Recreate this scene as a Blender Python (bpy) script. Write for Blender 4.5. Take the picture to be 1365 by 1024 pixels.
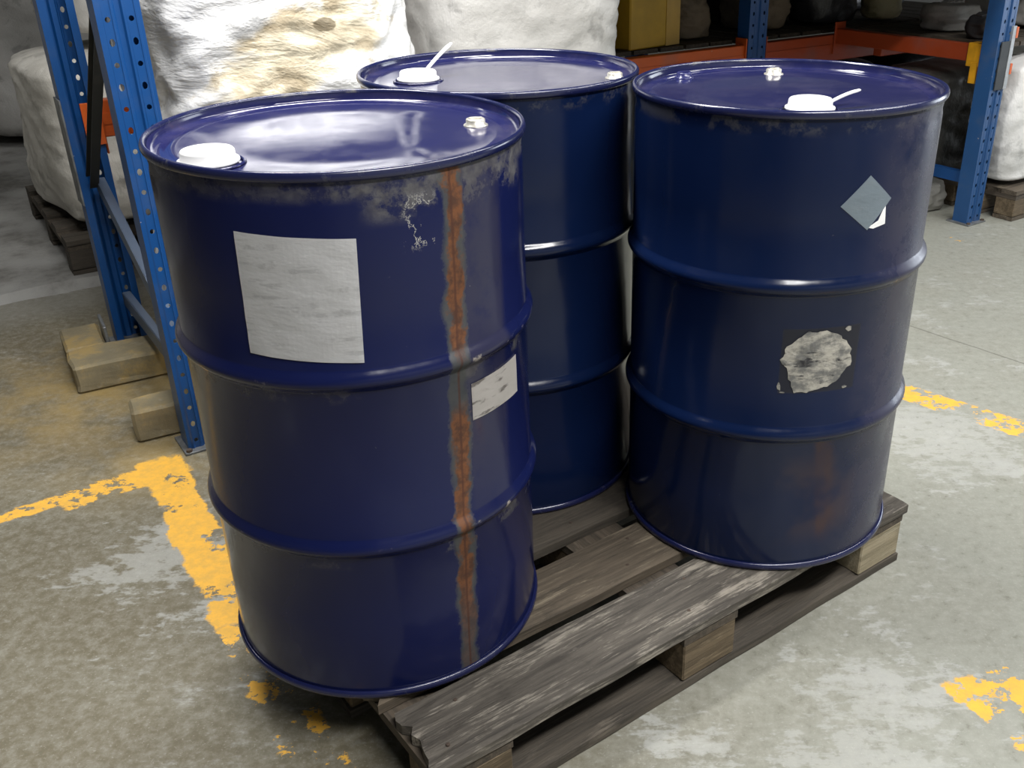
import bpy, bmesh, math, random
from mathutils import Vector, Matrix, noise, Euler
random.seed(7)
S = bpy.context.scene
COL = S.collection
for o in list(bpy.data.objects):
    bpy.data.objects.remove(o, do_unlink=True)

# ------------------------------------------------------------------ camera
CAM_H = 1.3682
cam_d = bpy.data.cameras.new('camera')
cam_d.sensor_width = 36.0
cam_d.lens = 1295.64 / 1365.0 * 36.0
cam_d.shift_x = -79.08 / 1365.0
cam_d.clip_start = 0.02
cam_d.clip_end = 100
cam = bpy.data.objects.new('camera', cam_d)
COL.objects.link(cam)
_fw = Vector((0.0, 0.894244, -0.44758))
_rt = Vector((0.999923, -0.005557, -0.011104))
_up = Vector((0.012417, 0.447546, 0.894175))
cam.matrix_world = Matrix(((_rt.x, _up.x, -_fw.x, 0), (_rt.y, _up.y, -_fw.y, 0), (_rt.z, _up.z, -_fw.z, CAM_H), (0, 0, 0, 1)))
S.camera = cam

# ------------------------------------------------------------------ world, lamps, exposure
w = bpy.data.worlds.new('world')
S.world = w
w.use_nodes = True
w.node_tree.nodes['Background'].inputs[0].default_value = (0.72, 0.78, 0.85, 1)
w.node_tree.nodes['Background'].inputs[1].default_value = 0.03

RUN = math.radians(34.35)
RX = Vector((math.cos(RUN), math.sin(RUN), 0))
DY = Vector((-math.sin(RUN), math.cos(RUN), 0))
RO = Vector((-1.045, 2.401, 0))          # foot of the near rack post


def RS(t, s, z=0.0):
    """rack coordinates (along the row, into the row, up) to world"""
    v = RO + RX * t + DY * s
    return Vector((v.x, v.y, z))


def tube_lamp(t, s, z, length, width, power, col=(1.0, 0.985, 0.96), rot=0.0):
    l = bpy.data.lights.new('fluorescent_tube_light', 'AREA')
    l.shape = 'RECTANGLE'
    l.size = length
    l.size_y = width
    l.energy = power
    l.color = col
    o = bpy.data.objects.new('fluorescent_tube_light', l)
    COL.objects.link(o)
    o.location = RS(t, s, z)
    o.rotation_euler = (0, 0, RUN + rot)
    return o


# rows of fluorescent battens under the roof, over the aisle and over the bags
tube_lamp(0.25, -0.50, 2.7, 1.5, 0.25, 85)
tube_lamp(0.4, -3.9, 4.3, 2.4, 0.35, 250)
tube_lamp(3.2, -3.4, 4.3, 2.4, 0.35, 130)
tube_lamp(4.4, -1.6, 4.3, 2.4, 0.35, 80)
tube_lamp(-0.9, 3.0, 4.3, 2.4, 0.35, 22)
# daylight through the loading door at the end of the aisle
dl = bpy.data.lights.new('door_daylight', 'AREA')
dl.shape = 'RECTANGLE'
dl.size = 2.6
dl.size_y = 2.8
dl.energy = 150
dl.color = (0.86, 0.93, 1.0)
do = bpy.data.objects.new('door_daylight', dl)
COL.objects.link(do)
do.location = RS(8.6, -1.9, 1.6)
do.rotation_euler = (math.radians(90), 0, RUN + math.radians(90))

S.view_settings.view_transform = 'Standard'
S.view_settings.look = 'None'
S.view_settings.exposure = 0.0
S.view_settings.gamma = 1.0
S.view_settings.use_curve_mapping = False


# ------------------------------------------------------------------ node helpers
class NT:
    def __init__(self, name, rough=0.5, metal=0.0, spec=0.5):
        self.m = bpy.data.materials.new(name)
        self.m.use_nodes = True
        self.t = self.m.node_tree
        self.b = self.t.nodes['Principled BSDF']
        self.b.inputs['Roughness'].default_value = rough
        self.b.inputs['Metallic'].default_value = metal
        self.b.inputs['Specular IOR Level'].default_value = spec
        self._co = None

    def set(self, sock, v):
        self._in(self.b.inputs[sock], v)

    def _in(self, sock, v):
        if hasattr(v, 'is_output'):
            self.t.links.new(v, sock)
        else:
            if isinstance(v, (tuple, list)) and len(v) == 3 and sock.type == 'RGBA':
                v = (*v, 1)
            sock.default_value = v

    def co(self):
        if self._co is None:
            self._co = self.t.nodes.new('ShaderNodeTexCoord').outputs['Object']
        return self._co

    def xyz(self):
        n = self.t.nodes.new('ShaderNodeSeparateXYZ')
        self.t.links.new(self.co(), n.inputs[0])
        return n.outputs[0], n.outputs[1], n.outputs[2]

    def vec(self, x, y, z):
        n = self.t.nodes.new('ShaderNodeCombineXYZ')
        for i, v in enumerate((x, y, z)):
            self._in(n.inputs[i], v)
        return n.outputs[0]

    def math(self, op, a, b=0.0, c=0.0, clamp=False):
        n = self.t.nodes.new('ShaderNodeMath')
        n.operation = op
        n.use_clamp = clamp
        self._in(n.inputs[0], a)
        self._in(n.inputs[1], b)
        self._in(n.inputs[2], c)
        return n.outputs[0]

    def add(self, a, b): return self.math('ADD', a, b)
    def sub(self, a, b): return self.math('SUBTRACT', a, b)
    def mul(self, a, b): return self.math('MULTIPLY', a, b)
    def mx(self, a, b): return self.math('MAXIMUM', a, b)
    def mn(self, a, b): return self.math('MINIMUM', a, b)

    def scale(self, v, s):
        n = self.t.nodes.new('ShaderNodeMapping')
        self.t.links.new(v, n.inputs[0])
        n.inputs['Scale'].default_value = s
        return n.outputs[0]

    def noise(self, scale, detail=4, rough=0.55, v=None, dist=0.0):
        n = self.t.nodes.new('ShaderNodeTexNoise')
        n.inputs['Scale'].default_value = scale
        n.inputs['Detail'].default_value = detail
        n.inputs['Roughness'].default_value = rough
        n.inputs['Distortion'].default_value = dist
        self.t.links.new(v if v is not None else self.co(), n.inputs['Vector'])
        return n.outputs['Fac']

    def step(self, v, lo, hi, a=0.0, b=1.0):
        n = self.t.nodes.new('ShaderNodeMapRange')
        n.interpolation_type = 'SMOOTHSTEP'
        self._in(n.inputs[0], v)
        n.inputs[1].default_value = lo
        n.inputs[2].default_value = hi
        n.inputs[3].default_value = a
        n.inputs[4].default_value = b
        return n.outputs[0]

    def mix(self, f, a, b):
        n = self.t.nodes.new('ShaderNodeMix')
        n.data_type = 'RGBA'
        self._in(n.inputs[0], f)
        self._in(n.inputs[6], a)
        self._in(n.inputs[7], b)
        return n.outputs[2]

    def bump(self, h, strength=0.3, dist=0.01):
        n = self.t.nodes.new('ShaderNodeBump')
        n.inputs['Strength'].default_value = strength
        n.inputs['Distance'].default_value = dist
        self.t.links.new(h, n.inputs['Height'])
        self.t.links.new(n.outputs[0], self.b.inputs['Normal'])


def plain(name, col, rough=0.5, metal=0.0, var=0.25, scale=12, spec=0.5, bump=0.0):
    k = NT(name, rough, metal, spec)
    n = k.noise(scale, 5, 0.6)
    k.set('Base Color', k.mix(k.step(n, 0.3, 0.7), tuple(c * (1 - var) for c in col), tuple(min(1, c * (1 + var)) for c in col)))
    if bump:
        k.bump(n, bump, 0.01)
    return k.m


# ------------------------------------------------------------------ mesh helpers
def link(name, bm, mat, parent=None, smooth=False):
    me = bpy.data.meshes.new(name)
    bm.normal_update()
    bm.to_mesh(me)
    bm.free()
    if mat:
        me.materials.append(mat)
    if smooth:
        for p in me.polygons:
            p.use_smooth = True
    o = bpy.data.objects.new(name, me)
    COL.objects.link(o)
    if parent:
        o.parent = parent
    return o


def share(name, src, parent=None, loc=(0, 0, 0), rot=(0, 0, 0)):
    o = bpy.data.objects.new(name, src.data)
    COL.objects.link(o)
    o.parent = parent
    o.location = loc
    o.rotation_euler = rot
    return o


def thing(name, label, cat, loc=(0, 0, 0), rz=0.0, group=None):
    o = bpy.data.objects.new(name, None)
    COL.objects.link(o)
    o.location = loc
    o.rotation_euler = (0, 0, rz)
    o.empty_display_size = 0.05
    tag(o, label, cat, group)
    return o


def tag(o, label, cat, group=None):
    o['label'] = label
    o['category'] = cat
    if group:
        o['group'] = group
    return o


def box(bm, x0, x1, y0, y1, z0, z1, bev=0.0):
    r = bmesh.ops.create_cube(bm, size=1.0)
    for v in r['verts']:
        v.co = Vector(((x0 + x1) / 2 + v.co.x * (x1 - x0), (y0 + y1) / 2 + v.co.y * (y1 - y0), (z0 + z1) / 2 + v.co.z * (z1 - z0)))
    if bev:
        es = {e for v in r['verts'] for e in v.link_edges}
        bmesh.ops.bevel(bm, geom=list(es), offset=bev, segments=1, affect='EDGES', profile=0.5)
    return bm


def lathe(prof, n=96, close=False):
    """prof: list of (r, z) -> bmesh of revolution"""
    bm = bmesh.new()
    rings = []
    for r, z in prof:
        if r < 1e-6:
            rings.append([bm.verts.new((0, 0, z))])
        else:
            rings.append([bm.verts.new((r * math.cos(2 * math.pi * i / n), r * math.sin(2 * math.pi * i / n), z)) for i in range(n)])
    m = len(rings)
    for k in range(m if close else m - 1):
        a, b = rings[k], rings[(k + 1) % m]
        for i in range(n):
            j = (i + 1) % n
            if len(a) == 1 and len(b) == 1:
                continue
            if len(a) == 1:
                bm.faces.new((a[0], b[i], b[j]))
            elif len(b) == 1:
                bm.faces.new((a[i], a[j], b[0]))
            else:
                bm.faces.new((a[i], a[j], b[j], b[i]))
    bmesh.ops.recalc_face_normals(bm, faces=bm.faces[:])
    return bm


def bar(bm, p, q, wdt, hgt, up=(0, 0, 1)):
    """square bar from p to q"""
    p, q = Vector(p), Vector(q)
    d = (q - p).normalized()
    u = Vector(up)
    sx = d.cross(u).normalized()
    sy = sx.cross(d).normalized()
    vs = []
    for e in (p, q):
        for a, b in ((-1, -1), (1, -1), (1, 1), (-1, 1)):
            vs.append(bm.verts.new(e + sx * a * wdt / 2 + sy * b * hgt / 2))
    for f in ((0, 1, 2, 3), (7, 6, 5, 4), (0, 4, 5, 1), (1, 5, 6, 2), (2, 6, 7, 3), (3, 7, 4, 0)):
        bm.faces.new([vs[i] for i in f])
    return bm


def channel(bm, p, q, wdt, hgt, th, open_dir):
    """a C-section brace: web plus two flanges pointing along open_dir"""
    p, q = Vector(p), Vector(q)
    d = (q - p).normalized()
    o = Vector(open_dir)
    o = (o - d * o.dot(d)).normalized()
    side = d.cross(o).normalized()
    bar(bm, p, q, wdt, th, up=o)
    for s in (-1, 1):
        c = side * s * (wdt / 2 - th / 2) + o * hgt / 2
        bar(bm, p + c, q + c, th, hgt, up=o)
    return bm


def tube(bm, pts, r, n=8):
    rings = []
    for i, p in enumerate(pts):
        p = Vector(p)
        d = (Vector(pts[min(i + 1, len(pts) - 1)]) - Vector(pts[max(i - 1, 0)])).normalized()
        a = d.cross(Vector((0.31, 0.2, 0.93))).normalized()
        b = d.cross(a)
        rings.append([bm.verts.new(p + a * r * math.cos(2 * math.pi * k / n) + b * r * math.sin(2 * math.pi * k / n)) for k in range(n)])
    for x, y in zip(rings, rings[1:]):
        for k in range(n):
            bm.faces.new((x[k], x[(k + 1) % n], y[(k + 1) % n], y[k]))
    bm.faces.new(rings[0][::-1])
    bm.faces.new(rings[-1])
    return bm


# ------------------------------------------------------------------ materials
def floor_mat():
    k = NT('worn_concrete', 0.6, 0, 0.35)
    x, y, z = k.xyz()
    big = k.noise(0.9, 4, 0.6)
    med = k.noise(4.5, 6, 0.65)
    fine = k.noise(38, 5, 0.7)
    grit = k.noise(150, 3, 0.7)
    warm, cool, pale = (0.132, 0.115, 0.075), (0.255, 0.26, 0.225), (0.36, 0.365, 0.345)
    # browner towards the near left, greyer to the right
    side = k.step(k.add(x, k.mul(k.sub(big, 0.5), 1.8)), -0.55, 0.9)
    c = k.mix(side, warm, cool)
    c = k.mix(k.mul(k.step(med, 0.42, 0.62), 0.55), c, k.mix(side, (0.15, 0.138, 0.10), (0.22, 0.22, 0.185)))
    # pale worn patches with ragged edges
    ragged = k.add(k.mul(k.noise(2.2, 6, 0.72), 0.7), k.mul(k.noise(17, 4, 0.7, k.scale(k.co(), (1, 2.2, 1))), 0.35))
    c = k.mix(k.mul(k.step(ragged, 0.57, 0.64), k.step(x, -1.2, 0.6, 0.25, 0.6)), c, pale)

    def blob(cx, cy, r):
        d = k.math('SQRT', k.add(k.math('POWER', k.sub(x, cx), 2.0), k.math('POWER', k.sub(y, cy), 2.0)))
        return k.step(d, r, 0.0)
    pw = k.mx(blob(-0.98, 1.86, 0.42), k.mx(blob(1.05, 2.38, 0.5), blob(0.45, 1.2, 0.55)))
    c = k.mix(k.mul(k.step(k.add(ragged, k.mul(pw, 0.13)), 0.61, 0.66), 0.6), c, pale)
    c = k.mix(k.mul(k.step(fine, 0.35, 0.75), 0.35), c, (0.40, 0.40, 0.36))
    c = k.mix(k.mul(k.step(fine, 0.42, 0.30), 0.5), c, (0.13, 0.125, 0.095))
    c = k.mix(k.mul(k.step(grit, 0.55, 0.75), 0.35), c, (0.48, 0.48, 0.44))
    # ochre stain of old paint by the rack foot
    st = k.mul(k.mx(blob(-1.5, 2.75, 0.75), k.mul(blob(-1.15, 2.35, 0.4), 0.8)), k.step(med, 0.3, 0.65))
    c = k.mix(k.mul(st, 0.75), c, (0.33, 0.23, 0.075))
    # dust-white ground behind the rack
    c = k.mix(k.mul(k.step(k.add(y, k.mul(x, -0.68)), 4.55, 4.8), 0.4), c, (0.30, 0.30, 0.28))
    # expansion joint
    ja, jb = Vector((1.233, 3.122)), Vector((1.469, 2.84))

    def seg(a, b, wd, wob=0.02, wsc=9.0):
        a, b = Vector(a), Vector(b)
        d = (b - a)
        L = d.length
        d = d / L
        al = k.add(k.mul(k.sub(x, a.x), d.x), k.mul(k.sub(y, a.y), d.y))
        ac = k.add(k.mul(k.sub(x, a.x), -d.y), k.mul(k.sub(y, a.y), d.x))
        wv = k.mul(k.sub(k.noise(wsc, 5, 0.7), 0.5), wob * 4)
        e = k.math('ABSOLUTE', k.add(ac, wv))
        m = k.step(e, wd / 2 + 0.004, wd / 2 - 0.004)
        al2 = k.add(al, k.mul(wv, 1.5))
        m = k.mul(m, k.mul(k.step(al2, -0.01, 0.01), k.step(al2, L + 0.01, L - 0.01)))
        return m
    c = k.mix(k.mul(seg(ja + (ja - jb) * 1.2, jb + (jb - ja) * 6, 0.006, 0.003), 0.75), c, (0.09, 0.085, 0.07))
    yel = (0.80, 0.43, 0.055)
    wear = k.add(k.mul(k.noise(9, 6, 0.7), 0.75), k.mul(k.noise(30, 4, 0.7, k.scale(k.co(), (1, 1.8, 1))), 0.25))
    lines = [((-2.2, 1.51), (-1.09, 2.257), 0.055, 0.47, 0.014),
             ((-1.30, 2.10), (-1.05, 2.285), 0.10, 0.49, 0.02),
             ((-1.135, 2.30), (-0.70, 1.62), 0.105, 0.415, 0.020),
             ((-0.70, 1.62), (-0.33, 1.06), 0.10, 0.545, 0.02),
             ((0.80, 2.86), (1.60, 2.12), 0.10, 0.485, 0.02),
             ((0.79, 1.44), (0.95, 1.14), 0.15, 0.515, 0.03),
             ((1.62, 3.95), (1.72, 4.15), 0.06, 0.55, 0.02)]
    for a, b, wd, th, wob in lines:
        m = k.mul(seg(a, b, wd, wob), k.step(wear, th, th + 0.02))
        c = k.mix(m, c, k.mix(k.step(fine, 0.3, 0.7), yel, (0.62, 0.36, 0.07)))
    k.set('Base Color', c)
    k.set('Roughness', k.step(med, 0.3, 0.7, 0.42, 0.72))
    k.bump(k.add(k.mul(fine, 0.7), k.mul(grit, 0.4)), 0.25, 0.004)
    return k.m


def drum_mat(kind):
    """blue drum paint; kind picks the wear"""
    k = NT('blue_drum_paint_' + kind, 0.2, 0, 0.36)
    x, y, z = k.xyz()
    th = k.mul(k.math('ARCTAN2', y, x), 180 / math.pi)
    n1 = k.noise(3.2, 4, 0.6)
    n2 = k.noise(14, 6, 0.7)
    n3 = k.noise(60, 4, 0.7)
    if kind == 'seam':
        c = k.mix(n1, (0.0050, 0.0085, 0.046), (0.0075, 0.011, 0.062))
    else:
        c = k.mix(n1, (0.0024, 0.0080, 0.034), (0.004, 0.011, 0.048))
    rough = k.step(n2, 0.3, 0.8, 0.13, 0.24)

    def band(z0, z1, soft=0.012):
        return k.mul(k.step(z, z0 - soft, z0 + soft), k.step(z, z1 + soft, z1 - soft))

    def arc(t0, t1, soft=4):
        return k.mul(k.step(th, t0 - soft, t0 + soft), k.step(th, t1 + soft, t1 - soft))
    grey = (0.15, 0.145, 0.125)
    if kind == 'seam':
        # bare grey metal under the top rim
        m = k.mul(k.mul(band(0.866, 0.90, 0.010), k.step(n2, 0.38, 0.56)), k.step(th, -110, -70, 0.45, 1.0))
        m = k.mx(m, k.mul(band(0.835, 0.90, 0.015), k.mul(arc(-72, -12), k.step(n2, 0.42, 0.54))))
        # scuffs just below each hoop
        m = k.mx(m, k.mul(k.mx(band(0.568, 0.592, 0.006), band(0.272, 0.298, 0.006)), k.mul(k.step(n2, 0.5, 0.62), k.mx(arc(-75, 0), 0.35))))
        c = k.mix(k.mul(m, 0.65), c, k.mix(k.step(n3, 0.3, 0.7), (0.075, 0.07, 0.065), (0.16, 0.155, 0.138)))
        rough = k.add(rough, k.mul(m, 0.35))
        # left flank mixed towards a flat grey
        dl = k.mul(k.step(th, -118, -165), k.step(n1, 0.2, 0.7))
        dl = k.mul(k.mx(dl, k.step(th, 120, 100)), 0.0) if False else dl
        c = k.mix(k.mul(dl, 0.38), c, (0.20, 0.18, 0.17))
        # dull grey flank to the right of the seam, upper third
        fl = k.mul(arc(-46, -27, 2), k.mul(k.step(z, 0.2, 0.55), k.step(n2, 0.2, 0.5)))
        c = k.mix(k.mul(fl, 0.35), c, (0.06, 0.055, 0.062))
        # white flaked scratches beside the seam
        dd = k.math('ABSOLUTE', k.sub(k.add(n2, k.mul(n1, 0.6)), 0.83))
        w1 = k.mul(k.step(dd, 0.010, 0.004), k.mul(arc(-62, -53, 2), band(0.79, 0.86, 0.010)))
        w2 = k.mul(k.step(n3, 0.70, 0.74), k.mul(arc(-66, -40, 3), band(0.60, 0.875)))
        c = k.mix(k.mul(k.mx(w1, w2), 0.9), c, (0.42, 0.41, 0.38))
        # rubbed-down paint on the crest of the hoops
        w3 = k.mul(k.step(n2, 0.60, 0.66), k.mul(k.mx(band(0.592, 0.604, 0.002), band(0.300, 0.312, 0.002)), k.mx(arc(-75, 0), 0.2)))
        c = k.mix(k.mul(w3, 0.8), c, (0.40, 0.36, 0.33))
        # rusted weld seam
        cen = k.add(-51.2, k.mul(k.step(z, 0.0, 0.9), 3.8))
        d = k.math('ABSOLUTE', k.sub(k.add(th, k.mul(k.sub(n2, 0.5), 9.0)), cen))
        halo = k.step(d, 4.6, 2.6)
        c = k.mix(k.mul(halo, 0.75), c, k.mix(n3, (0.035, 0.042, 0.042), (0.095, 0.095, 0.08)))
        wid = k.add(d, k.mul(k.sub(k.noise(16, 6, 0.75), 0.5), 11.0))
        gate = k.mx(k.step(z, 0.595, 0.63), k.mul(k.step(z, 0.54, 0.50), k.step(z, 0.05, 0.22, 0.25, 1.0)))
        rust = k.mul(k.step(wid, 3.4, 1.8), gate)
        rc = k.mix(k.step(n3, 0.35, 0.65), (0.065, 0.026, 0.014), (0.16, 0.058, 0.02))
        c = k.mix(k.mul(rust, 0.92), c, rc)
        line = k.step(k.math('ABSOLUTE', k.sub(k.add(th, k.mul(k.sub(n2, 0.5), 1.0)), cen)), 0.55, 0.25)
        c = k.mix(k.mul(line, 0.7), c, (0.06, 0.022, 0.014))
        rough = k.add(rough, k.mul(k.mx(halo, rust), 0.4))
    else:
        m = k.mul(band(0.868, 0.90, 0.010), k.step(n2, 0.48, 0.60))
        c = k.mix(k.mul(m, 0.30), c, grey)
        if kind == 'sticker':
            dr = k.mul(arc(-62, -8, 14), k.step(n2, 0.2, 0.6))
            c = k.mix(k.mul(dr, 0.30), c, (0.10, 0.085, 0.10))
            rough = k.add(rough, k.mul(dr, 0.15))
            ru = k.mul(k.step(n1, 0.50, 0.60), k.mul(arc(-95, -60, 5), band(0.08, 0.25, 0.04)))
            c = k.mix(k.mul(ru, 0.35), c, (0.075, 0.045, 0.035))
            # square of bare grime left round the torn sticker
            sq = k.mul(arc(-96, -66, 0.7), band(0.398, 0.525, 0.003))
            c = k.mix(k.mul(sq, 0.75), c, (0.018, 0.018, 0.022))
            rough = k.add(rough, k.mul(sq, 0.25))
    sp = k.step(n3, 0.735, 0.76)
    c = k.mix(k.mul(sp, 0.35), c, (0.25, 0.25, 0.25))
    k.set('Base Color', c)
    k.set('Roughness', rough)
    k.bump(k.add(k.mul(n1, 1.0), k.mul(n2, 0.05)), 0.12, 0.02)
    return k.m


def lid_mat(name, c0, c1):
    k = NT(name, 0.2, 0, 0.6)
    n1, n2, n3 = k.noise(3, 3, 0.5), k.noise(10, 6, 0.7), k.noise(70, 4, 0.7)
    c = k.mix(n1, c0, c1)
    c = k.mix(k.mul(k.step(n2, 0.45, 0.75), 0.25), c, (0.10, 0.09, 0.14))
    c = k.mix(k.mul(k.step(n2, 0.66, 0.76), 0.2), c, (0.10, 0.04, 0.045))
    c = k.mix(k.mul(k.step(n3, 0.74, 0.78), 0.5), c, (0.35, 0.35, 0.38))
    k.set('Base Color', c)
    k.set('Roughness', k.step(n2, 0.3, 0.75, 0.06, 0.17))
    k.bump(n1, 0.05, 0.03)
    return k.m


def rim_mat(name, c0):
    k = NT(name, 0.22, 0, 0.7)
    n2 = k.noise(18, 6, 0.7)
    c = k.mix(k.mul(k.step(n2, 0.6, 0.72), 0.8), c0, (0.14, 0.135, 0.13))
    k.set('Base Color', c)
    k.set('Roughness', k.step(n2, 0.3, 0.7, 0.14, 0.3))
    return k.m


def wood_mat(name, dark, light, worn, amount=0.5, axis='x'):
    k = NT(name, 0.75, 0, 0.3)
    stretch = {'x': (1.2, 22, 22), 'y': (22, 1.2, 22)}[axis]
    g = k.noise(3.0, 7, 0.7, k.scale(k.co(), stretch), 0.3)
    g2 = k.noise(9.0, 6, 0.7, k.scale(k.co(), stretch), 0.2)
    b = k.noise(4, 5, 0.65)
    f = k.noise(60, 4, 0.7)
    c = k.mix(k.step(g, 0.3, 0.7), dark, light)
    b2 = k.noise(2.2, 6, 0.75, k.scale(k.co(), {'x': (2.2, 9, 9), 'y': (9, 2.2, 9)}[axis]))
    wm = k.step(k.add(k.mul(b2, 0.6), k.mul(g2, 0.45)), 0.62 - amount * 0.25, 0.74 - amount * 0.25)
    c = k.mix(k.mul(wm, 0.8), c, worn)
    c = k.mix(k.mul(k.step(g2, 0.36, 0.26), 0.85), c, tuple(v * 0.35 for v in dark))
    c = k.mix(k.mul(k.step(b, 0.46, 0.30), 0.6), c, tuple(v * 0.5 for v in dark))
    c = k.mix(k.mul(k.step(f, 0.62, 0.8), 0.25), c, worn)
    k.set('Base Color', c)
    k.bump(k.add(k.mul(g, 0.7), k.mul(g2, 0.6)), 0.5, 0.006)
    return k.m


def rack_mat(name, col, chip=(0.45, 0.40, 0.36), rough=0.4, dirt=0.35):
    k = NT(name, rough, 0, 0.5)
    n1, n2 = k.noise(5, 5, 0.6), k.noise(30, 5, 0.7)
    c = k.mix(n1, tuple(v * 0.75 for v in col), tuple(v * 1.2 for v in col))
    c = k.mix(k.mul(k.step(n1, 0.5, 0.75), dirt), c, (0.10, 0.10, 0.10))
    c = k.mix(k.step(n2, 0.71, 0.74), c, chip)
    k.set('Base Color', c)
    return k.m


def bag_mat(name, c0, c1, rough=0.4, tan=None, weave=False, spec=0.5, coat=0.0):
    k = NT(name, rough, 0, spec)
    n1, n2, n3 = k.noise(2.6, 5, 0.6), k.noise(8, 5, 0.6), k.noise(40, 4, 0.7)
    c = k.mix(k.step(n1, 0.3, 0.7), c0, c1)
    c = k.mix(k.mul(k.step(n2, 0.44, 0.34), 0.5), c, tuple(v * 0.45 for v in c0))
    if tan:
        m = k.mul(k.step(k.noise(1.7, 4, 0.6), 0.46, 0.56), k.step(n2, 0.35, 0.55))
        c = k.mix(k.mul(m, 0.85), c, tan)
    k.set('Base Color', c)
    if coat:
        k.set('Coat Weight', coat)
        k.set('Coat Roughness', 0.18)
    h = k.add(n2, k.mul(n3, 0.2))
    if weave:
        wv = k.t.nodes.new('ShaderNodeTexWave')
        wv.inputs['Scale'].default_value = 60
        k.t.links.new(k.co(), wv.inputs['Vector'])
        h = k.add(h, k.mul(wv.outputs['Fac'], 0.015))
    k.bump(h, 0.45, 0.02)
    return k.m


def film_mat():
    """clear film over a white bag, tan contents showing through a tear"""
    k = NT('crumpled_film_wrap', 0.28, 0, 0.6)
    x, y, z = k.xyz()
    fold = k.noise(3.2, 5, 0.6, k.scale(k.co(), (1, 1, 2.4)), 0.5)
    crk = k.noise(9, 5, 0.6, k.scale(k.co(), (1, 1, 1.6)), 0.3)
    c = k.mix(k.step(fold, 0.32, 0.55), (0.60, 0.60, 0.61), (0.90, 0.90, 0.90))
    ex = k.math('POWER', k.mul(k.sub(x, -0.04), 3.6), 2.0)
    ez = k.math('POWER', k.mul(k.sub(z, k.add(1.02, k.mul(x, 0.35))), 8.0), 2.0)
    m = k.step(k.add(k.add(ex, ez), k.mul(k.sub(crk, 0.5), 2.6)), 1.15, 0.45)
    m = k.mul(m, k.step(y, 0.0, -0.1))
    c = k.mix(k.mul(m, 0.85), c, k.mix(k.step(crk, 0.35, 0.6), (0.40, 0.31, 0.17), (0.75, 0.66, 0.47)))
    hx = k.math('POWER', k.mul(k.sub(x, 0.02), 32.0), 2.0)
    hz = k.math('POWER', k.mul(k.sub(z, 1.075), 55.0), 2.0)
    hole = k.mul(k.step(k.add(k.add(hx, hz), k.mul(k.sub(crk, 0.5), 1.5)), 1.1, 0.7), k.step(y, 0.0, -0.1))
    c = k.mix(k.mul(hole, 0.75), c, (0.12, 0.09, 0.05))
    k.set('Base Color', c)
    k.set('Coat Weight', 0.6)
    k.set('Coat Roughness', 0.15)
    k.bump(k.add(k.mul(fold, 1.0), k.mul(crk, 0.35)), 0.5, 0.04)
    return k.m


M = {}
M['floor'] = floor_mat()
M['seam'] = drum_mat('seam')
M['plain'] = drum_mat('plain')
M['sticker'] = drum_mat('sticker')
M['lidA'] = lid_mat('blue_lid_paint', (0.012, 0.0145, 0.066), (0.018, 0.019, 0.085))
M['lidB'] = lid_mat('blue_lid_paint_dark', (0.009, 0.0125, 0.056), (0.016, 0.016, 0.070))
M['rim'] = rim_mat('blue_rim_paint', (0.009, 0.012, 0.055))
M['cap'] = plain('white_plastic', (0.86, 0.86, 0.85), 0.35, 0, 0.03, 8)
M['zinc'] = plain('zinc_plug', (0.62, 0.60, 0.54), 0.35, 0.6, 0.15, 60)
M['bluep'] = plain('blue_plug_paint', (0.02, 0.022, 0.10), 0.25, 0, 0.1, 30)


def paper_mat(name, c0, c1, dirt, ink=0.4, con=None):
    k = NT(name, 0.6, 0, 0.35)
    x, y, z = k.xyz()
    n1 = k.noise(9, 5, 0.65)
    n2 = k.noise(30, 6, 0.75)
    pr = k.noise(16, 3, 0.6, k.scale(k.co(), (1, 1, 5.5)))
    c = k.mix(k.step(k.noise(22, 6, 0.7, k.scale(k.co(), (1, 1, 1.6))), 0.38, 0.6) if con else n1, c0, c1)
    c = k.mix(k.mul(k.mul(k.step(pr, 0.56, 0.63), k.step(n2, 0.40, 0.60)), ink), c, dirt)
    c = k.mix(k.mul(k.step(n2, 0.66, 0.72), 0.35), c, dirt)
    k.set('Base Color', c)
    k.bump(k.noise(14, 4, 0.6, k.scale(k.co(), (1, 1, 2.5))), 0.35, 0.006)
    return k.m


M['paper'] = paper_mat('white_label_paper', (0.85, 0.85, 0.86), (0.90, 0.90, 0.90), (0.36, 0.36, 0.37), 0.35)
M['paper2'] = paper_mat('grubby_label_paper', (0.58, 0.55, 0.52), (0.68, 0.65, 0.62), (0.13, 0.11, 0.10), 0.8)
M['diamond'] = paper_mat('grey_blue_sticker', (0.30, 0.37, 0.44), (0.36, 0.43, 0.48), (0.45, 0.5, 0.53), 0.25)
M['torn'] = paper_mat('torn_sticker_backing', (0.15, 0.15, 0.145), (0.44, 0.42, 0.37), (0.03, 0.03, 0.035), 1.0, True)
M['wood_top'] = wood_mat('weathered_pallet_board', (0.042, 0.037, 0.032), (0.115, 0.102, 0.086), (0.31, 0.28, 0.235), 0.36)
M['wood_dark'] = wood_mat('dark_pallet_board', (0.040, 0.035, 0.029), (0.09, 0.076, 0.06), (0.16, 0.137, 0.11), 0.22)
M['wood_warm'] = wood_mat('brown_pallet_board', (0.055, 0.045, 0.034), (0.125, 0.10, 0.073), (0.24, 0.20, 0.145), 0.3)
M['wood_cross'] = wood_mat('cross_board', (0.045, 0.038, 0.03), (0.10, 0.08, 0.06), (0.17, 0.14, 0.105), 0.22, 'y')
M['block'] = wood_mat('pallet_block_wood', (0.07, 0.052, 0.032), (0.16, 0.12, 0.075), (0.26, 0.205, 0.135), 0.28)
M['block_end'] = wood_mat('pallet_block_pale', (0.20, 0.17, 0.11), (0.34, 0.29, 0.20), (0.42, 0.38, 0.29), 0.4)
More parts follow.
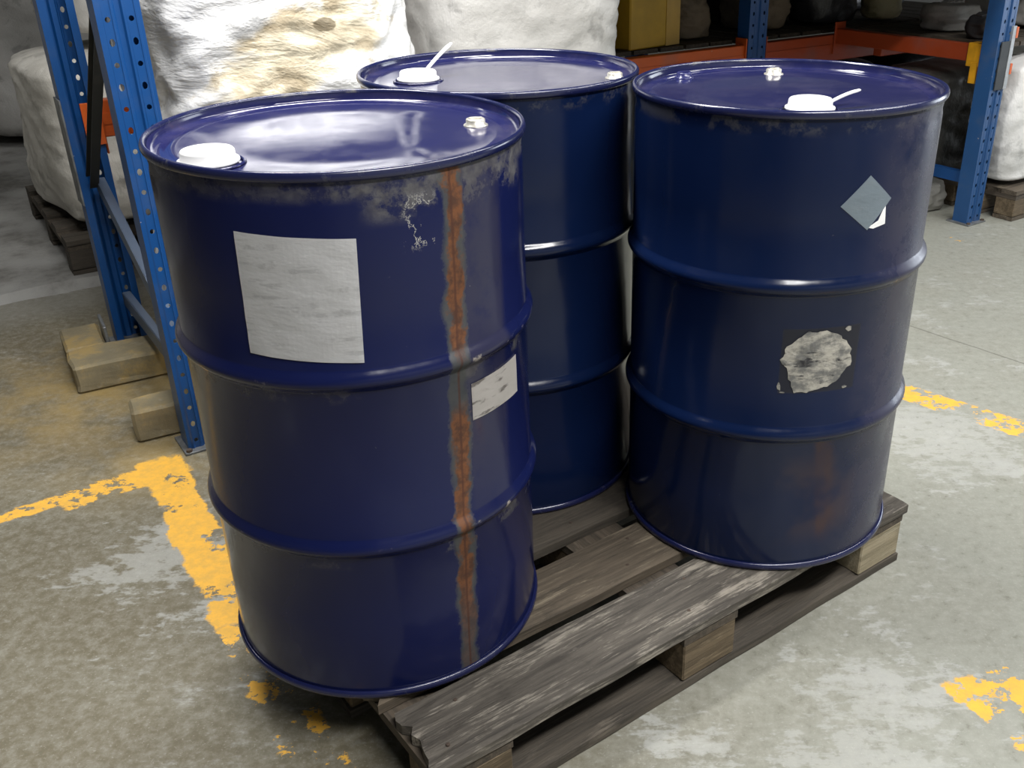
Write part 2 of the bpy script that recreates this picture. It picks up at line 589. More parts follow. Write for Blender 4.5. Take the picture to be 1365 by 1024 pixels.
M['nail'] = plain('rusty_nail', (0.10, 0.075, 0.06), 0.6, 0.5, 0.2, 60)
M['blue'] = rack_mat('rack_blue', (0.005, 0.062, 0.225))
M['blue2'] = rack_mat('rack_blue_dusty', (0.014, 0.070, 0.205), dirt=0.5)
M['steel'] = rack_mat('galvanised_brace', (0.10, 0.135, 0.20), rough=0.45, dirt=0.5)
M['dark_steel'] = rack_mat('dark_brace', (0.025, 0.03, 0.035), rough=0.6)
M['orange'] = rack_mat('rack_orange', (0.62, 0.105, 0.012), rough=0.45)
M['orange_shaded'] = rack_mat('rack_orange_shaded', (0.36, 0.05, 0.010), rough=0.5)  # rack orange with the shade of the right bay put into its colour
M['yellow'] = plain('yellow_connector_paint', (0.75, 0.36, 0.01), 0.5, 0, 0.15, 20)
M['guard'] = None
M['plate'] = plain('base_plate_steel', (0.17, 0.18, 0.19), 0.5, 0.4, 0.3, 25)
M['film'] = film_mat()
M['white_bag'] = bag_mat('white_woven_bag', (0.60, 0.60, 0.59), (0.74, 0.74, 0.73), 0.5, weave=True)
M['grey_bag'] = bag_mat('grey_woven_bag', (0.42, 0.41, 0.39), (0.55, 0.54, 0.52), 0.5, weave=True)
M['dim_bag'] = bag_mat('dim_grey_wrap', (0.16, 0.16, 0.15), (0.25, 0.245, 0.225), 0.45, coat=0.2)
M['beige_bag'] = bag_mat('beige_woven_bag', (0.50, 0.48, 0.43), (0.66, 0.64, 0.59), 0.5, weave=True)
M['cord'] = plain('dark_cord', (0.05, 0.05, 0.05), 0.8, 0, 0.2, 30)
M['webbing'] = plain('white_webbing', (0.62, 0.62, 0.6), 0.7, 0, 0.1, 40)
M['ycarton'] = plain('yellow_carton', (0.42, 0.25, 0.012), 0.6, 0, 0.15, 6)
M['ycarton2'] = plain('ochre_carton_tape', (0.42, 0.25, 0.03), 0.5, 0, 0.15, 6)
M['brown'] = bag_mat('brown_paper_sack', (0.11, 0.082, 0.055), (0.17, 0.13, 0.09), 0.7)
M['cream'] = bag_mat('cream_paper_sack', (0.48, 0.42, 0.24), (0.58, 0.52, 0.33), 0.6)
M['black'] = bag_mat('black_plastic_sack', (0.02, 0.02, 0.022), (0.035, 0.035, 0.04), 0.4)
M['wall'] = plain('painted_blockwork', (0.33, 0.34, 0.34), 0.8, 0, 0.2, 2)
M['ceil'] = plain('roof_sheeting', (0.16, 0.165, 0.17), 0.7, 0, 0.15, 3)


def guard_mat():
    k = NT('worn_yellow_timber', 0.75, 0, 0.3)
    n1, n2 = k.noise(6, 6, 0.7), k.noise(26, 5, 0.7)
    c = k.mix(k.step(n1, 0.3, 0.7), (0.19, 0.165, 0.11), (0.26, 0.215, 0.125))
    c = k.mix(k.mul(k.step(n1, 0.48, 0.66), 0.55), c, (0.42, 0.28, 0.085))
    c = k.mix(k.mul(k.step(n2, 0.55, 0.75), 0.4), c, (0.36, 0.34, 0.28))
    k.set('Base Color', c)
    k.bump(n2, 0.3, 0.006)
    return k.m


M['guard'] = guard_mat()


def slab_mat():
    k = NT('dusty_slab', 0.8, 0, 0.25)
    n1, n2 = k.noise(2.5, 6, 0.7), k.noise(20, 5, 0.7)
    c = k.mix(k.step(n1, 0.35, 0.65), (0.16, 0.155, 0.145), (0.38, 0.38, 0.37))
    c = k.mix(k.mul(k.step(n2, 0.35, 0.6), 0.4), c, (0.26, 0.255, 0.235))
    k.set('Base Color', c)
    k.bump(n2, 0.4, 0.01)
    return k.m


M['slab'] = slab_mat()

# ------------------------------------------------------------------ the building
bm = bmesh.new()
vs = [bm.verts.new(v) for v in ((-16, -10, 0), (18, -10, 0), (18, 22, 0), (-16, 22, 0))]
bm.faces.new(vs)
fl = link('floor', bm, M['floor'])
fl['kind'] = 'structure'


def wall(name, a, b, h=4.8, th=0.2, gap=None):
    bm = bmesh.new()
    d = (b - a)
    L = d.length
    spans = [(0, L, 0, h)]
    if gap:
        g0, g1, gh = gap
        spans = [(0, g0, 0, h), (g1, L, 0, h), (g0, g1, gh, h)]
    for x0, x1, z0, z1 in spans:
        box(bm, x0, x1, -th / 2, th / 2, z0, z1)
    o = link(name, bm, M['wall'])
    o.location = a
    o.rotation_euler = (0, 0, math.atan2(d.y, d.x))
    o['kind'] = 'structure'
    return o


wall('wall_back', RS(-8, 6.5), RS(9, 6.5))
wall('wall_left', RS(-8, -6.5), RS(-8, 6.5))
wall('wall_front', RS(-8, -6.5), RS(9, -6.5))
wall('wall_right', RS(9, -6.5), RS(9, 6.5), gap=(3.2, 6.0, 3.1))
bm = bmesh.new()
box(bm, -8, 9, -6.5, 6.5, 4.8, 4.9)
o = link('ceiling', bm, M['ceil'])
o.location = RO
o.rotation_euler = (0, 0, RUN)
o['kind'] = 'structure'

# raised dusty slab behind the near rack frame
bm = bmesh.new()
NX, NY = 60, 14
rows = []
for j in range(NY + 1):
    row = []
    for i in range(NX + 1):
        t = -5.0 + 6.2 * i / NX
        s = 1.52 + (4.0 * (j / NY) ** 2)
        e = 0.0
        if j == 0:
            s += 0.03 * noise.noise((t * 3.1, 0.3, 2.0)) + 0.015 * noise.noise((t * 11, 0.3, 5.0))
        z = 0.030 + 0.006 * noise.noise((t * 4, s * 4, 1.0))
        if j == 0:
            z = 0.0
        elif j == 1:
            s = 1.56 + 0.03 * noise.noise((t * 3.1, 0.3, 2.0)) + 0.02 * noise.noise((t * 9, 1.3, 5.0))
        row.append(bm.verts.new((t, s, z)))
    rows.append(row)
for a, b in zip(rows, rows[1:]):
    for i in range(NX):
        bm.faces.new((a[i], a[i + 1], b[i + 1], b[i]))
o = link('floor_slab', bm, M['slab'])
o.location = RO
o.rotation_euler = (0, 0, RUN)
o['kind'] = 'structure'

# ------------------------------------------------------------------ drums
HD, RR, RB, PZ = 0.905, 0.2862, 0.2797, 0.1538


def hoop(zc, h=0.019, a=0.0105):
    out = []
    for i in range(-8, 9):
        f = i / 8.0
        out.append((RB + a * math.cos(f * math.pi / 2) ** 1.3, zc + f * h))
    return out


def shell_profile():
    p = [(RB - 0.001, 0.010), (RB, 0.016)]
    p += [(RB, 0.16)]
    p += hoop(0.309)
    p += [(RB, 0.46)]
    p += hoop(0.602)
    p += [(RB, 0.72)]
    # pressed beads below the top rim
    p += [(RB, 0.86), (RB - 0.0018, 0.872), (RB, 0.884), (RB - 0.001, HD - 0.012)]
    return p


def chime_profile(zc, hh=0.0075):
    ro, ri = RR, RB - 0.003
    rm, rw = (ro + ri) / 2, (ro - ri) / 2
    return [(rm + rw * math.cos(a), zc + hh * math.sin(a)) for a in [2 * math.pi * i / 12 for i in range(12)]]


def head_profile():
    z = HD - 0.019
    ri = RB - 0.003
    return [(ri - 0.0005, HD - 0.006), (ri - 0.0015, z + 0.004), (ri - 0.006, z), (ri - 0.022, z - 0.0005), (ri - 0.030, z + 0.0025),
            (ri - 0.038, z + 0.0005), (0.15, z + 0.0015), (0.07, z + 0.002), (0.0, z + 0.002)]


def cap_profile():
    return [(0.0, 0.021), (0.030, 0.021), (0.0345, 0.0200), (0.0365, 0.0175), (0.0372, 0.0075), (0.0385, 0.0068), (0.0418, 0.0062),
            (0.0422, 0.0035), (0.0405, 0.0018), (0.036, 0.0015), (0.034, -0.003), (0.0, -0.003)]


def plug_profile(r=0.0155, h=0.0105):
    return [(0, h - 0.0025), (r * 0.55, h - 0.0025), (r * 0.62, h), (r * 0.9, h), (r, h - 0.0015), (r, 0.002), (r * 1.25, 0.0012), (r * 1.3, -0.002), (0, -0.002)]


def sheet(nt, nz, fn, r, wr=0.0, seed=0.0):
    """curved label lying on the shell; fn(u, v) -> (theta_deg, z)"""
    bm = bmesh.new()
    g = []
    for j in range(nz + 1):
        row = []
        for i in range(nt + 1):
            th, z = fn(i / nt, j / nz)
            th = math.radians(th)
            rr = r + wr * (0.5 + noise.noise((th * 7 + seed, z * 30, seed)))
            row.append(bm.verts.new((rr * math.cos(th), rr * math.sin(th), z)))
        g.append(row)
    for a, b in zip(g, g[1:]):
        for i in range(nt):
            bm.faces.new((a[i], a[i + 1], b[i + 1], b[i]))
    r_ = bmesh.ops.solidify(bm, geom=bm.faces[:], thickness=0.0004)
    return bm


def quad_fn(tl, tr, br, bl):
    def f(u, v):
        a = [tl[i] + (tr[i] - tl[i]) * u for i in (0, 1)]
        b = [bl[i] + (br[i] - bl[i]) * u for i in (0, 1)]
        return a[0] + (b[0] - a[0]) * v, a[1] + (b[1] - a[1]) * v
    return f


def polar_sheet(cth, cz, bound, r, rings=5, wr=0.0006, seed=1.0):
    """ragged scrap: bound is a list of (dtheta_deg, dz)"""
    bm = bmesh.new()

    def pt(dt, dz, k):
        th = math.radians(cth + dt)
        rr = r + wr * (0.6 + noise.noise((dt * 0.5 + seed, dz * 80, seed)))
        return bm.verts.new((rr * math.cos(th), rr * math.sin(th), cz + dz))
    c = pt(0, 0, 0)
    prev = None
    for k in range(1, rings + 1):
        f = k / rings
        ring = [pt(a * f, b * f, k) for a, b in bound]
        n = len(ring)
        for i in range(n):
            j = (i + 1) % n
            if prev is None:
                bm.faces.new((c, ring[i], ring[j]))
            else:
                bm.faces.new((prev[i], ring[i], ring[j], prev[j]))
        prev = ring
    bmesh.ops.recalc_face_normals(bm, faces=bm.faces[:])
    bmesh.ops.solidify(bm, geom=bm.faces[:], thickness=0.0004)
    return bm


def make_drum(label, loc, shell_m, lid_m, cap, plugs, tab=None, tilt=None):
    t = thing('steel_drum', label, 'drum', (*loc, PZ + 0.0016), 0, 'blue steel drums on the pallet')
    if tilt:
        t.rotation_euler = tilt
        t.location.z += 0.003
    link('shell', lathe(shell_profile(), 128), shell_m, t, True)
    link('top_rim', lathe(chime_profile(HD - 0.0075), 128, True), M['rim'], t, True)
    link('bottom_rim', lathe(chime_profile(0.0076), 128, True), M['rim'], t, True)
    link('top_head', lathe(head_profile(), 96), lid_m, t, True)
    link('bottom_head', lathe([(0, 0.02), (RB - 0.004, 0.02), (RB - 0.004, 0.017), (0, 0.017)], 48), M['plain'], t)
    zl = HD - 0.0175
    r, a = cap
    cp = link('closure_cap', lathe(cap_profile(), 40), M['cap'], t, True)
    ca = math.radians(a)
    cp.location = (r * math.cos(ca), r * math.sin(ca), zl)
    cp['label'] = 'white plastic screw closure cap'
    link('cap_ring', lathe([(0.0436, 0.0005), (0.047, 0.003), (0.0505, 0.0005), (0.047, -0.001)], 40, True), lid_m, cp, True)
    if tab:
        bm = bmesh.new()
        p0, p1, wd = tab
        p0, p1 = Vector(p0), Vector(p1)
        n = 7
        d = (p1 - p0)
        side = d.cross(Vector((0, 0, 1))).normalized()
        top, bot = [], []
        for i in range(n + 1):
            f = i / n
            c = p0 + d * f + Vector((0, 0, 0.002 * math.sin(f * math.pi)))
            ww = wd * (0.7 + 0.3 * f) * (1 if i < n else 0.55)
            for lst, dz in ((top, 0.0012), (bot, -0.0012)):
                lst.append([bm.verts.new(c + side * s * ww / 2 + Vector((0, 0, dz))) for s in (-1, 1)])
        for i in range(n):
            bm.faces.new((top[i][0], top[i][1], top[i + 1][1], top[i + 1][0]))
            bm.faces.new((bot[i][1], bot[i][0], bot[i + 1][0], bot[i + 1][1]))
            for s in (0, 1):
                bm.faces.new((top[i][s], top[i + 1][s], bot[i + 1][s], bot[i][s]))
        bm.faces.new((top[0][0], bot[0][0], bot[0][1], top[0][1]))
        bm.faces.new((top[n][1], bot[n][1], bot[n][0], top[n][0]))
        bmesh.ops.recalc_face_normals(bm, faces=bm.faces[:])
        link('pull_tab', bm, M['cap'], cp)
    for r, a, m in plugs:
        pl = link('vent_plug', lathe(plug_profile(), 24), M[m], t, True)
        a = math.radians(a)
        pl.location = (r * math.cos(a), r * math.sin(a), zl)
        bm = bmesh.new()
        box(bm, -0.011, 0.011, -0.003, 0.003, 0.006, 0.0125, 0.0008)
        g = link('plug_grip', bm, M[m], pl)
        g.rotation_euler = (0, 0, 0.3)
    return t


A = make_drum('blue steel drum with rusty seam and large white paper label, nearest the camera', (-0.3570, 1.5220), M['seam'], M['lidA'],
              (0.223, -131), [(0.213, 17, 'zinc')], tilt=(0.0128, 0.0066, 0))
B = make_drum('unlabelled dark blue steel drum behind, white cap with upright pull tab', (-0.1400, 2.0610), M['plain'], M['lidB'],
              (0.165, -164), [(0.238, -9, 'zinc')], tab=((0.012, 0.022, 0.016), (0.062, 0.075, 0.062), 0.013))
C = make_drum('blue steel drum with grey diamond sticker and torn round sticker, on the right', (0.4060, 1.8585), M['sticker'], M['lidB'],
              (0.188, -89.5), [(0.19, 86, 'zinc'), (0.235, 137, 'bluep')], tab=((0.036, 0.008, 0.012), (0.092, 0.038, 0.026), 0.010))

lb = link('paper_label', sheet(24, 24, quad_fn((-109.6, .822), (-75.8, .813), (-77.3, .631), (-110.9, .642)), RB + 0.0009, 0.0010, 3.0), M['paper'], A)
lb['label'] = 'large crumpled white paper label'
lb = link('paper_label', sheet(12, 10, quad_fn((-44.1, .555), (-19.5, .557), (-19.5, .490), (-44.2, .492)), RB + 0.0009, 0.0006, 8.0), M['paper2'], A)
lb['label'] = 'small grubby white paper label'
lb = link('diamond_sticker', sheet(10, 10, quad_fn((-70.1, .795), (-59.6, .750), (-68.8, .700), (-80.3, .746)), RB + 0.0009, 0.0002, 2.0), M['diamond'], C)
lb['label'] = 'pale grey blue diamond sticker'
lb = link('sticker_corner', polar_sheet(-63.2, .712, [(1.4, .030), (2.2, -.006), (-3.0, -.011), (-5.4, -.008), (-1.2, .002)], RB + 0.0006, 2), M['paper'], C)
lb['label'] = 'white scrap of an older sticker'
bd = []
hexa = [(-13.5, 0.006), (-11, 0.030), (-4.5, 0.057), (1.0, 0.060), (8.5, 0.048), (13.0, 0.022), (14.0, -0.008), (11.0, -0.034), (5, -0.054), (-2, -0.063), (-7, -0.061), (-9.5, -0.035)]
for i in range(len(hexa)):
    a, b = hexa[i], hexa[(i + 1) % len(hexa)]
    for f in (0, 0.25, 0.5, 0.75):
        jx, jz = random.uniform(-0.8, 0.8), random.uniform(-0.003, 0.003)
        bd.append((a[0] + (b[0] - a[0]) * f + jx, a[1] + (b[1] - a[1]) * f + jz))
lb = link('torn_sticker', polar_sheet(-82.5, 0.462, bd, RB + 0.0007, 6, 0.0010), M['torn'], C)
lb['label'] = 'round grey scrap of a torn sticker'
for i, (th, z, sx, sz) in enumerate(((-71.3, .520, 1.4, .006), (-70, .402, 1.3, .003), (-95.8, .412, 0.8, .010), (-94.5, .400, 1.2, .002))):
    pg = [(sx * math.cos(a) * random.uniform(.6, 1.2), sz * math.sin(a) * random.uniform(.6, 1.2)) for a in [k * math.pi / 4 for k in range(8)]]
    link('sticker_scrap', polar_sheet(th, z, pg, RB + 0.0006, 2), M['torn'], C)

# ------------------------------------------------------------------ the pallet under the drums
PT = math.radians(37.054)
P0 = Vector((-0.2185, 1.0809, 0))


def board(name, x0, x1, y0, y1, z0, z1, mat, parent, seed=0.0, nx=30, ny=6, rag0=0.0, wob=0.003):
    """a worn plank with uneven edges; rag0 chips the x0 end"""
    bm = bmesh.new()
    top, bot = [], []
    for i in range(nx + 1):
        rt, rb = [], []
        for j in range(ny + 1):
            x = x0 + (x1 - x0) * i / nx
            y = y0 + (y1 - y0) * j / ny
            if i == 0 and rag0:
                x += rag0 * abs(noise.noise((j * 0.9 + seed, seed * 1.7, 0.3))) * 2.0
            if j in (0, ny):
                y += wob * noise.noise((x * 7 + seed * 3, j, seed))
            zt = z1 + 0.0012 * noise.noise((x * 9, y * 60 + seed, seed))
            if j in (0, ny):
                zt -= 0.0022 + 0.0016 * abs(noise.noise((x * 15, seed, j)))
            if i < 4 and rag0:
                zt -= 0.010 * max(0.0, noise.noise((j * 1.3 + seed, i * 0.6, seed))) * (1 - i / 4)
            rt.append(bm.verts.new((x, y, zt)))
            rb.append(bm.verts.new((x, y, z0)))
        top.append(rt)
        bot.append(rb)
    for i in range(nx):
        for j in range(ny):
            bm.faces.new((top[i][j], top[i + 1][j], top[i + 1][j + 1], top[i][j + 1]))
            bm.faces.new((bot[i][j], bot[i][j + 1], bot[i + 1][j + 1], bot[i + 1][j]))
        bm.faces.new((top[i][0], bot[i][0], bot[i + 1][0], top[i + 1][0]))
        bm.faces.new((top[i][ny], top[i + 1][ny], bot[i + 1][ny], bot[i][ny]))
    for j in range(ny):
        bm.faces.new((top[0][j], top[0][j + 1], bot[0][j + 1], bot[0][j]))
        bm.faces.new((top[nx][j], bot[nx][j], bot[nx][j + 1], top[nx][j + 1]))
    return link(name, bm, mat, parent)


pal = thing('wooden_pallet', 'weathered grey wooden pallet carrying the three blue drums', 'pallet', P0, PT)
PL, PW = 1.205, 0.81
TB, CB, BB = 0.022, 0.022, 0.022
zt0, zt1 = PZ - TB, PZ
zc0, zc1 = PZ - TB - CB, PZ - TB
tops = [(0.0, 0.152, 'wood_top'), (0.184, 0.322, 'wood_warm'), (0.372, 0.515, 'wood_dark'), (0.552, 0.65, 'wood_dark'), (0.672, PW, 'wood_dark')]
xs0 = (-0.004, -0.012, 0.0, 0.004, 0.0)
for i, (a, b, m) in enumerate(tops):
    board('deck_board', xs0[i], PL + random.uniform(-0.006, 0.006), a, b, zt0, zt1, M[m], pal, 1.3 + i * 2.1, 40, 10 if i == 0 else 6, rag0=(0.022 if i < 2 else 0.006))
blk = [(0.0, 0.150), (0.532, 0.678), (1.06, PL)]
for a, b in blk:
    board('cross_board', a + 0.003, b - 0.003, 0.004, PW - 0.004, zc0, zc1 - 0.0015, M['wood_cross'], pal, 11 + a, 6, 20)  # cross and bottom boards take darker wood for the shade under the deck
for y0, y1 in ((0.004, 0.104), (0.332, 0.478), (PW - 0.104, PW - 0.004)):
    board('bottom_board', 0.0, PL, y0, y1, 0.001, BB, M['wood_dark'], pal, 21 + y0, 30, 4)
    for n, (a, b) in enumerate(blk):
        bm = bmesh.new()
        box(bm, a + 0.004, b - 0.004, y0 + 0.001, y1 - 0.001, BB, zc0, 0.003)
        link('block', bm, M['block_end'] if (n == 2 and y0 < 0.01) else M['block'], pal)
nm = None
for (a, b) in blk:
    for (y0, y1, m) in tops:
        for fx, fy in ((0.3, 0.25), (0.7, 0.75)):
            if nm is None:
                nm = link('nail', lathe([(0, 0.0008), (0.0035, 0.0006), (0.004, -0.004), (0, -0.004)], 8), M['nail'], pal)
                o = nm
            else:
                o = share('nail', nm, pal)
            o.location = (a + (b - a) * fx, y0 + (y1 - y0) * fy, PZ + 0.0006)

# ------------------------------------------------------------------ racking


def upright(bm, h, face=1, wd=0.10, dp=0.075, th=0.0025, pitch=0.05):
    """perforated upright, web at local y = -face*dp/2, flanges running back; the web carries two columns of holes"""
    yw = -face * dp / 2
    cols = [-wd / 2, -wd / 2 + 0.014, -wd / 2 + 0.034, -0.010, 0.010, wd / 2 - 0.034, wd / 2 - 0.014, wd / 2]
    nz = int(h / pitch)
    def quad(a, b, c, d):
        bm.faces.new([bm.verts.new(p) for p in (a, b, c, d)])
    rec = face * 0.006
    for k in range(len(cols) - 1):
        x0, x1 = cols[k], cols[k + 1]
        if k in (1, 5):
            for n in range(nz):
                z0, z1 = n * pitch, (n + 1) * pitch
                cx, cz = (x0 + x1) / 2, (z0 + z1) / 2
                out = [(x0, z0), (cx, z0), (x1, z0), (x1, cz), (x1, z1), (cx, z1), (x0, z1), (x0, cz)]
                rx, rz = 0.0062, (0.009 if n % 2 else 0.0065)
                inn = [(cx + rx * math.cos(a), cz + rz * math.sin(a)) for a in [math.radians(225 + 45 * q) for q in range(8)]]
                vo = [bm.verts.new((p[0], yw, p[1])) for p in out]
                vi = [bm.verts.new((p[0], yw, p[1])) for p in inn]
                for q in range(8):
                    r = (q + 1) % 8
                    bm.faces.new((vo[q], vo[r], vi[r], vi[q]))
        elif k == 3:
            quad((x0 + 0.004, yw + rec, 0), (x1 - 0.004, yw + rec, 0), (x1 - 0.004, yw + rec, h), (x0 + 0.004, yw + rec, h))
            quad((x0, yw, 0), (x0 + 0.004, yw + rec, 0), (x0 + 0.004, yw + rec, h), (x0, yw, h))
            quad((x1 - 0.004, yw + rec, 0), (x1, yw, 0), (x1, yw, h), (x1 - 0.004, yw + rec, h))
        else:
            quad((x0, yw, 0), (x1, yw, 0), (x1, yw, h), (x0, yw, h))
    for s in (-1, 1):
        x = s * wd / 2
        nzf = int(h / 0.1)
        quad((x, yw, 0), (x, -yw, 0), (x, -yw, h), (x, yw, h))
        quad((x, -yw, 0), (x - s * 0.022, -yw, 0), (x - s * 0.022, -yw, h), (x, -yw, h))
        quad((x - s * 0.022, -yw, 0), (x - s * 0.022, -yw + (-0.012 if yw < 0 else 0.012), 0), (x - s * 0.022, -yw + (-0.012 if yw < 0 else 0.012), h), (x - s * 0.022, -yw, h))
    bmesh.ops.remove_doubles(bm, verts=bm.verts[:], dist=0.0004)
    bmesh.ops.recalc_face_normals(bm, faces=bm.faces[:])
    bmesh.ops.solidify(bm, geom=bm.faces[:], thickness=th)
    return bm


def base_plate(parent, loc, bolts=True):
    bm = bmesh.new()
    box(bm, -0.065, 0.065, -0.06, 0.06, 0.0, 0.007, 0.001)
    p = link('base_plate', bm, M['plate'], parent)
    p.location = loc
    for sx in (-1, 1):
        b = link('anchor_bolt', lathe([(0, 0.014), (0.008, 0.014), (0.009, 0.007), (0.009, 0.005), (0, 0.005)], 6), M['nail'], p)
        b.location = (0.052 * sx, -0.05, 0)
    return p


RH = 2.4
fr = thing('pallet_rack', 'blue perforated rack frame with grey diagonal braces beside the nearest drum', 'rack', RO, RUN)
link('upright', upright(bmesh.new(), RH, 1), M['blue'], fr).location = (0, 0, 0.006)
u = link('upright', upright(bmesh.new(), RH, -1), M['blue'], fr)
u.location = (0, 0.87, 0.006)
base_plate(fr, (0, 0, 0))
base_plate(fr, (0, 0.87, 0))
for p, q, m in (((0, 0.84, 0.165), (0, 0.03, 0.165), 'steel'), ((0, 0.84, 0.56), (0, 0.03, 0.235), 'steel'), ((0, 0.84, 0.57), (0, 0.03, 1.22), 'dark_steel'),
                ((0, 0.84, 1.85), (0, 0.03, 1.26), 'steel'), ((0, 0.84, 2.2), (0, 0.03, 2.2), 'steel')):
    link('brace', channel(bmesh.new(), p, q, 0.045, 0.025, 0.003, (1, 0, 0) if m == 'steel' else (-1, 0, 0)), M[m], fr)
# steel sleeve round the foot of the rear upright
bm = bmesh.new()
box(bm, -0.056, -0.051, -0.045, 0.045, 0.50, 0.83)
sl = link('post_sleeve', bm, M['plate'], fr)
sl.location = (0, 0.87, 0)
bm = bmesh.new()
box(bm, 0.0, 0.054, -0.047, -0.041, 0.685, 0.815, 0.001)
link('beam_connector', bm, M['orange'], fr).location = (0, 0.87, 0)

fr2 = thing('pallet_rack', 'blue rack frame with yellow connector at right behind the diamond-sticker drum', 'rack', RS(3.5, 0), RUN)
link('upright', upright(bmesh.new(), 1.2, 1), M['blue2'], fr2).location = (0, 0, 0.006)
base_plate(fr2, (0, 0, 0))
link('brace', channel(bmesh.new(), (0, 0.84, 0.195), (0, 0.03, 0.195), 0.05, 0.028, 0.003, (1, 0, 0)), M['blue'], fr2)
bm = bmesh.new()
box(bm, -0.030, 0.030, -0.046, -0.040, 0.60, 0.80, 0.001)
link('post_sleeve', bm, M['dark_steel'], fr2)
bm = bmesh.new()
box(bm, 0.030, 0.054, -0.048, 0.03, 0.60, 0.86, 0.001)
sl = link('edge_plate', bm, plain('pale_edge_plate', (0.42, 0.44, 0.46), 0.4, 0.4), fr2)
for z in (0.66, 0.81):
    bm = bmesh.new()
    box(bm, 0.054, 0.068, -0.050, 0.0, z, z + 0.045, 0.001)
    link('beam_hook', bm, M['orange'], fr2)

fr3 = thing('pallet_rack', 'dark blue rack upright standing behind the middle of the right drum', 'rack', RS(2.93, 0.90), RUN)
link('upright', upright(bmesh.new(), 1.2, 1, wd=0.115), M['blue'], fr3).location = (0, 0, 0.006)
base_plate(fr3, (0, 0, 0))
u = link('upright', upright(bmesh.new(), 1.2, -1), M['blue'], fr3)
u.location = (0, 0.87, 0.006)
base_plate(fr3, (0, 0.87, 0))
link('brace', channel(bmesh.new(), (0, 0.84, 0.3), (0, 0.03, 0.3), 0.05, 0.028, 0.003, (1, 0, 0)), M['blue'], fr3)


def beam(label, p, q, hgt, dep, m, hooks=True):
    """box beam with end plates; p, q are rack coordinates of the beam's lower line"""
    a, b = RS(*p), RS(*q)
    d = b - a
    t = thing('rack_beam', label, 'beam', a, math.atan2(d.y, d.x))
    L = d.length
    bm = bmesh.new()
    box(bm, 0, L, -dep / 2, dep / 2, 0, hgt, 0.003)
    box(bm, 0.0, L, -dep / 2 - 0.003, -dep / 2, hgt * 0.35, hgt * 0.65)
    link('beam_tube', bm, M[m], t)
    for x in (0.0, L):
        bm = bmesh.new()
        box(bm, x - 0.003, x + 0.003, -dep / 2 - 0.012, dep / 2 + 0.012, -0.05, hgt + 0.03, 0.001)
        link('end_plate', bm, M[m], t)
    return t


beam('short orange beam seen between the two near blue rack posts', (0.06, 0.90, 0.695), (1.74, 0.90, 0.695), 0.115, 0.045, 'orange')
b2 = beam('bright orange beam below the yellow carton', (1.78, 0.90, 0.62), (2.865, 0.90, 0.62), 0.125, 0.05, 'orange')
b3 = beam('orange beam coloured darker for shade, right of the dark blue upright', (2.995, 0.90, 0.62), (4.9, 0.90, 0.62), 0.125, 0.05, 'orange_shaded')
b4 = beam('shade-darkened orange beam ending in a yellow connector at the right post', (3.5, 0.045, 0.705), (3.5, 0.868, 0.705), 0.07, 0.05, 'orange_shaded')
bm = bmesh.new()
box(bm, -0.004, 0.07, -0.031, 0.031, -0.02, 0.078, 0.002)
box(bm, 0.01, 0.045, -0.033, 0.033, -0.09, 0.0, 0.002)
link('yellow_connector', bm, M['yellow'], b4)
for t_ in (1.80, 2.86):
    pass

# shelves: planks on the beams
sh = thing('rack_shelf', 'dark plank shelf carrying cartons and sacks at the back right', 'shelf', RS(1.8, 0.90), RUN)
k = 0
x = 0.02
while x < 3.05:
    board('plank', x, x + 0.135, 0.05, 0.80, 0.745, 0.765, M['wood_cross'], sh, 40 + k * 1.7, 3, 8)
    x += 0.150
    k += 1
bm = bmesh.new()
box(bm, 0.0, 3.1, 0.82, 0.87, 0.62, 0.745, 0.003)
link('rear_beam', bm, M['orange_shaded'], sh)
for xx in (0.05, 3.0):
    bm = bmesh.new()
    box(bm, xx - 0.04, xx + 0.04, 0.82, 0.87, 0.0, 0.62)
    link('rear_leg', bm, M['blue'], sh)
sh2 = thing('rack_shelf', 'plank shelf right of the far blue post, over the white bag', 'shelf', RS(3.6, 0.04), RUN)
k = 0
x = 0.0
while x < 1.3:
    board('plank', x, x + 0.13, 0.0, 0.80, 0.755, 0.775, M['wood_cross'], sh2, 70 + k * 1.7, 3, 8)
    x += 0.145
    k += 1
bm = bmesh.new()
for yy in (0.60, ):
    box(bm, -0.05, 1.35, yy, yy + 0.05, 0.66, 0.755, 0.003)
link('rear_beam', bm, M['orange_shaded'], sh2)
# unseen plank deck added above the right racking to shade it
shade_deck = thing('rack_shelf', 'added unseen plank deck over the right rack, shading it from above', 'shelf', RS(1.75, -0.06), RUN)
for j in range(13):
    board('plank', 0, 3.6, j * 0.155, j * 0.155 + 0.145, 1.30, 1.322, M['wood_warm'], shade_deck, 90 + j, 4, 2)
for yy in (-0.03, 0.93, 1.84):
    bm = bmesh.new()
    box(bm, 0, 3.6, yy, yy + 0.05, 1.21, 1.30, 0.003)
    link('beam_tube', bm, M['dark_steel'], shade_deck)

# worn yellow guard timbers at the rack foot


def guard(label, a, b, h, dpt, ang):
    t = thing('guard_block', label, 'guard', (a[0], a[1], 0), ang)
    L = b
    bm = bmesh.new()
    box(bm, 0, L, 0, dpt, 0, h, 0.008)
    bmesh.ops.subdivide_edges(bm, edges=bm.edges[:], cuts=4, use_grid_fill=True)
    for v in bm.verts:
        n = noise.noise_vector(v.co * 11 + Vector((a[0] * 9, 0, 0)))
        v.co += n * 0.006 * (1 if v.co.z > 0.01 else 0)
    link('timber', bm, M['guard'], t)
    return t


